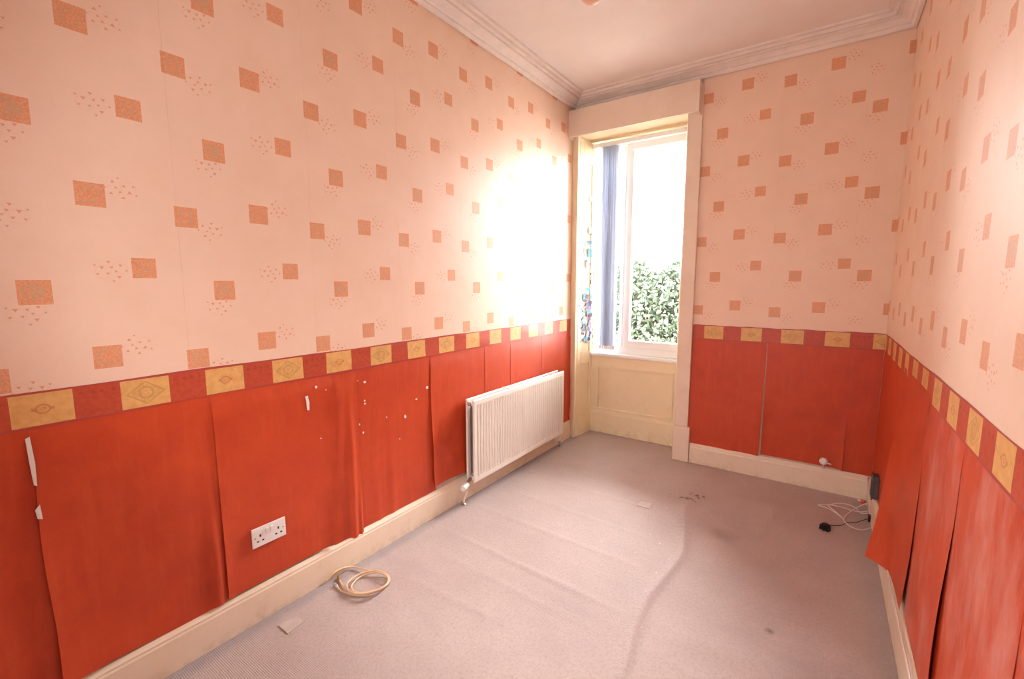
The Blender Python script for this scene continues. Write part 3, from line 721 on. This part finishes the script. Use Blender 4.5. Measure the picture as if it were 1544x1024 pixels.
# aerial plug with orange collar
a = pt(575, 535, .012); b = pt(515, 508, .012)
ap = empty('aerial_plug', (a.x, a.y, 0), 'orange and white cable plug lying against the skirting corner', 'plug')
bm = bmesh.new(); lathe(bm, [(0, .008), (.004, .011), (.022, .011), (.026, .008)], a, b-a, 12); o = link('orange_collar', bm, REDP); under(ap, o)
bm = bmesh.new(); lathe(bm, [(.026, .007), (.045, .006), (.047, .003)], a, b-a, 12); o = link('plug_tip', bm, WPLAST); under(ap, o)
# black mains plug with its lead
p0 = pt(165, 815, .0)
bp = empty('mains_plug', (p0.x, p0.y, 0), 'black three-pin mains plug with thin black lead lying on the carpet', 'plug')
Mx = Matrix.Translation((p0.x, p0.y, .0)) @ Matrix.Rotation(-.5, 4, 'Z')
def loc(bm, nm, mat, parent, M=Mx, smooth=False):
    for v in bm.verts: v.co = M @ v.co
    o = link(nm, bm, mat, smooth=smooth); under(parent, o); return o
bm = bmesh.new(); prism(bm, [(-.027, .002), (.027, .002), (.025, .030), (.015, .042), (-.015, .042), (-.025, .030)], -.020, .014, 'y'); bmesh.ops.bevel(bm, geom=list(bm.edges), offset=.003, segments=2, affect='EDGES'); loc(bm, 'plug_body', BLACKP, bp)
for x, z, L in ((0, .032, .024), (-.011, .012, .02), (.011, .012, .02)):
    bm = bmesh.new(); box(bm, x-.0032, x+.0032, -.020-L, -.0195, z-.002, z+.002, .0005); loc(bm, 'pin', BRASS if False else BLACKP, bp)
bm = bmesh.new(); lathe(bm, [(0, .006), (.002, .006), (.004, .004)], (-.012, .0145, .030), (0, 1, 0), 10); loc(bm, 'fuse_cap', WPLAST, bp)
run = [((200, 765), .02), ((260, 768), .006), ((330, 765), .005), ((400, 738), .005), ((480, 735), .005), ((560, 712), .006), ((625, 695), .02)]
bm = bmesh.new(); tube(bm, spline([pt(x, y, z) for (x, y), z in run], 6), .0022, 6); o = link('lead', bm, BLACKP, smooth=True); under(bp, o)
q = pt(630, 705, .015)
ad = empty('cable_adapter', (q.x, q.y, 0), 'small black adapter block at the foot of the peeling wall', 'adapter')
boxo('body', q.x-.012, q.x+.012, q.y-.02, q.y+.02, .002, .040, BLACKP, ad, .004); boxo('strain_relief', q.x-.006, q.x+.006, q.y+.0205, q.y+.034, .010, .022, BLACKP, ad, .002)
# dark socket box on the right wall
sk = empty('junction_box', (W-.02, -.41, .25), 'grey socket box low on the peeling wall, beside the corner', 'socket')
boxo('back_box', W-.030, W-.003, -.455, -.365, .185, .325, GREYP, sk, .004); boxo('face_plate', W-.036, W-.0305, -.460, -.360, .180, .330, GREYP, sk, .002)
boxo('inset', W-.0385, W-.0365, -.435, -.385, .205, .29, BLACKP, sk, .001)
# white lead clipped down the corner and along the right skirting
ld0 = empty('corner_lead', (W-.03, -.06, .17), 'thin white lead running down the far right skirting corner', 'cable')
bm = bmesh.new(); tube(bm, spline([(2.16, -.030, .176), (2.24, -.028, .178), (W-.034, -.030, .176), (W-.030, -.07, .160), (W-.028, -.15, .13), (W-.028, -.26, .10), (W-.027, -.36, .06)], 8), .0032, 7); o = link('lead', bm, CORDW, smooth=True); under(ld0, o)
ld_ = empty('skirting_lead', (W-.03, -1.2, .17), 'thin white lead lying along the top of the right skirting', 'cable')
bm = bmesh.new(); tube(bm, spline([(W-.024, -1.15-.09*i, .170+.006*math.sin(i*1.7)) for i in range(16)], 6), .0032, 7); o = link('lead', bm, CORDW, smooth=True); under(ld_, o)
# round outlet on the far wall
ro = empty('cable_outlet', (2.068, -.02, .216), 'small round white cable outlet on red paper above the far skirting', 'outlet')
bm = bmesh.new(); lathe(bm, [(0, .024), (.006, .027), (.016, .026), (.024, .020), (.028, .010), (.029, .001)], (2.066, -.004, .222), (.1, -1, 0), 24); o = link('dome', bm, WPLAST, smooth=True); under(ro, o)
bm = bmesh.new(); lathe(bm, [(0, .006), (.022, .005), (.026, .003)], (2.088, -.016, .216), (1, -.15, -.25), 10); o = link('spout', bm, WPLAST, smooth=True); under(ro, o)
bm = bmesh.new(); tube(bm, spline([(2.066, -.020, .203), (2.067, -.022, .188), (2.068, -.020, .169)], 4), .003, 6); o = link('lead', bm, CORDW, smooth=True); under(ro, o)

# ------------------------------------------------------------------ small things on the floor
TAPE = plain('old_tape', (206, 190, 182), .6, .3, .06, 20)
def patch(name, px, label, group=None):
    P = [on(2, 0, *p) for p in px]; bm = bmesh.new(); h = .0035
    A = [bm.verts.new((p.x, p.y, floor_h(p.x, p.y)+.0005)) for p in P]; B = [bm.verts.new((p.x, p.y, floor_h(p.x, p.y)+h)) for p in P]; n = len(P)
    bm.faces.new(A[::-1]); bm.faces.new(B)
    for i in range(n): bm.faces.new((A[i], A[(i+1) % n], B[(i+1) % n], B[i]))
    return link(name, bm, TAPE, None, label=label, cat='tape', group=group)
patch('tape_patch', [(420, 944), (447, 930), (459, 938), (434, 957)], 'pale square of old tape on the carpet near the coiled cable')
patch('tape_patch', [(960, 763), (966, 757), (984, 760), (979, 768)], 'pale scrap of tape on the carpet in the light from the window')
patch('tape_patch', [(793, 711), (800, 707), (812, 709), (806, 714)], 'small pale tape scrap on the carpet in front of the radiator')
for x, y in [(995, 820), (1013, 838), (1009, 845), (989, 864), (973, 895), (936, 906), (934, 936), (981, 806), (958, 833), (968, 948), (1005, 766)]:
    p = on(2, 0, x, y); bm = bmesh.new(); r = R.uniform(.003, .0055); h = floor_h(p.x, p.y)
    V0 = [(p.x+r*math.cos(t*1.05)*R.uniform(.6, 1.2), p.y+r*math.sin(t*1.05)*R.uniform(.6, 1.2)) for t in range(6)]
    A = [bm.verts.new((a, b, h)) for a, b in V0]; B = [bm.verts.new((a*.5+p.x*.5, b*.5+p.y*.5, h+.004)) for a, b in V0]
    bm.faces.new(A[::-1]); bm.faces.new(B)
    for i in range(6): bm.faces.new((A[i], A[(i+1) % 6], B[(i+1) % 6], B[i]))
    link('plaster_crumb', bm, WPLAST, label='tiny white crumb of plaster on the carpet beside the long ruck', cat='crumb', group='plaster crumbs scattered along the carpet ruck')
FRAY = plain('frayed_carpet_yarn', (150, 126, 114), .95, .1, .1, 40)
fr = empty('frayed_yarn', tuple(on(2, 0, 1042, 750)), 'frayed brown yarn pulled from the carpet near the far wall', 'yarn')
for i in range(9):
    x, y = 1024+i*4.6+R.uniform(-2, 2), 750+R.uniform(-4, 5); a = on(2, 0, x, y); q = [a]
    for _ in range(3): q.append(q[-1]+Vector((R.uniform(-.02, .04), R.uniform(-.02, .02), 0)))
    q = [Vector((p.x, p.y, floor_h(p.x, p.y)+(.002, .007, .006, .002)[j])) for j, p in enumerate(q)]
    bm = bmesh.new(); tube(bm, spline(q, 4), .0016, 5); o = link('strand', bm, FRAY, smooth=True); under(fr, o)
# pendant lamp: only the foot of its globe shows at the top of the picture
pl = empty('pendant_lamp', (1.10, -1.99, HC), 'peach glass globe of a pendant lamp hanging from the ceiling', 'lamp')
bm = bmesh.new(); lathe(bm, [(0, .05), (.004, .052), (.016, .046), (.026, .020), (.028, .008)], (1.10, -1.99, HC), (0, 0, -1), 24); o = link('ceiling_rose', bm, WPLAST, smooth=True); under(pl, o)
bm = bmesh.new(); tube(bm, [Vector((1.10, -1.99, HC-.026)), Vector((1.10, -1.99, 2.82))], .003, 8); o = link('flex', bm, WPLAST, smooth=True); under(pl, o)
bm = bmesh.new(); lathe(bm, [(0, .012), (.01, .017), (.05, .017), (.055, .020)], (1.10, -1.99, 2.822), (0, 0, -1), 16); o = link('lamp_holder', bm, WPLAST, smooth=True); under(pl, o)
bm = bmesh.new(); lathe(bm, [(0, .012)] + [(.048-.048*math.cos(math.pi*k/10)+.004, .048*math.sin(math.pi*k/10)+.0001) for k in range(2, 11)], (1.10, -1.99, 2.772), (0, 0, -1), 24); o = link('globe', bm, PEACH, smooth=True); under(pl, o)

# ------------------------------------------------------------------ outside
boxo('ground', -14, 14, .44, 22, -.42, -.30, PAVE, bev=0, kind='structure', label='pale paving outside the window')
hg = empty('garden_hedge', (-.8, 4.4, -.30), 'leafy green garden hedge seen through the window', 'hedge')
verts = []; faces = []
for i in range(46000):
    x = R.uniform(-4.2, 2.6); top = 2.25 + .16*math.sin(x*2.3) + .10*math.sin(x*5.9+1) - .3*R.random()**2
    zz_ = R.uniform(-.25, 1)*1.0; h = -.28 + (top+.05)*R.random()**.75
    dep = .55*math.sqrt(max(0, 1-((h-.8)/1.75)**2)); y = 4.45 + dep*R.uniform(-1, 1)*R.uniform(.6, 1.05)
    c = Vector((x, y, h)); s = R.uniform(.022, .048)
    d = Vector((R.gauss(0, 1), R.gauss(0, 1)-.3, R.gauss(0, .8))).normalized(); e = d.orthogonal().normalized(); e = Matrix.Rotation(R.uniform(0, 6.28), 3, d) @ e; g = d.cross(e)
    b = len(verts)
    verts += [c-e*s*1.5, c+g*s*.7, c+e*s*1.5+d*s*.3, c-g*s*.7]; faces += [(b, b+1, b+2, b+3)]
me = bpy.data.meshes.new('foliage'); me.from_pydata(verts, [], faces); me.materials.append(LEAF)
o = bpy.data.objects.new('foliage', me); COL.objects.link(o); o['kind'] = 'stuff'; under(hg, o)
for i in range(9):
    x = -3.9 + i*.78; bm = bmesh.new()
    tube(bm, spline([(x, 4.45, -.30), (x+R.uniform(-.1, .1), 4.45+R.uniform(-.1, .1), .5), (x+R.uniform(-.2, .2), 4.45+R.uniform(-.2, .2), 1.3), (x+R.uniform(-.3, .3), 4.45+R.uniform(-.2, .2), 1.85)], 5), lambda t: .03*(1-.75*t), 7)
    o = link('stem', bm, BARK, smooth=True); under(hg, o)
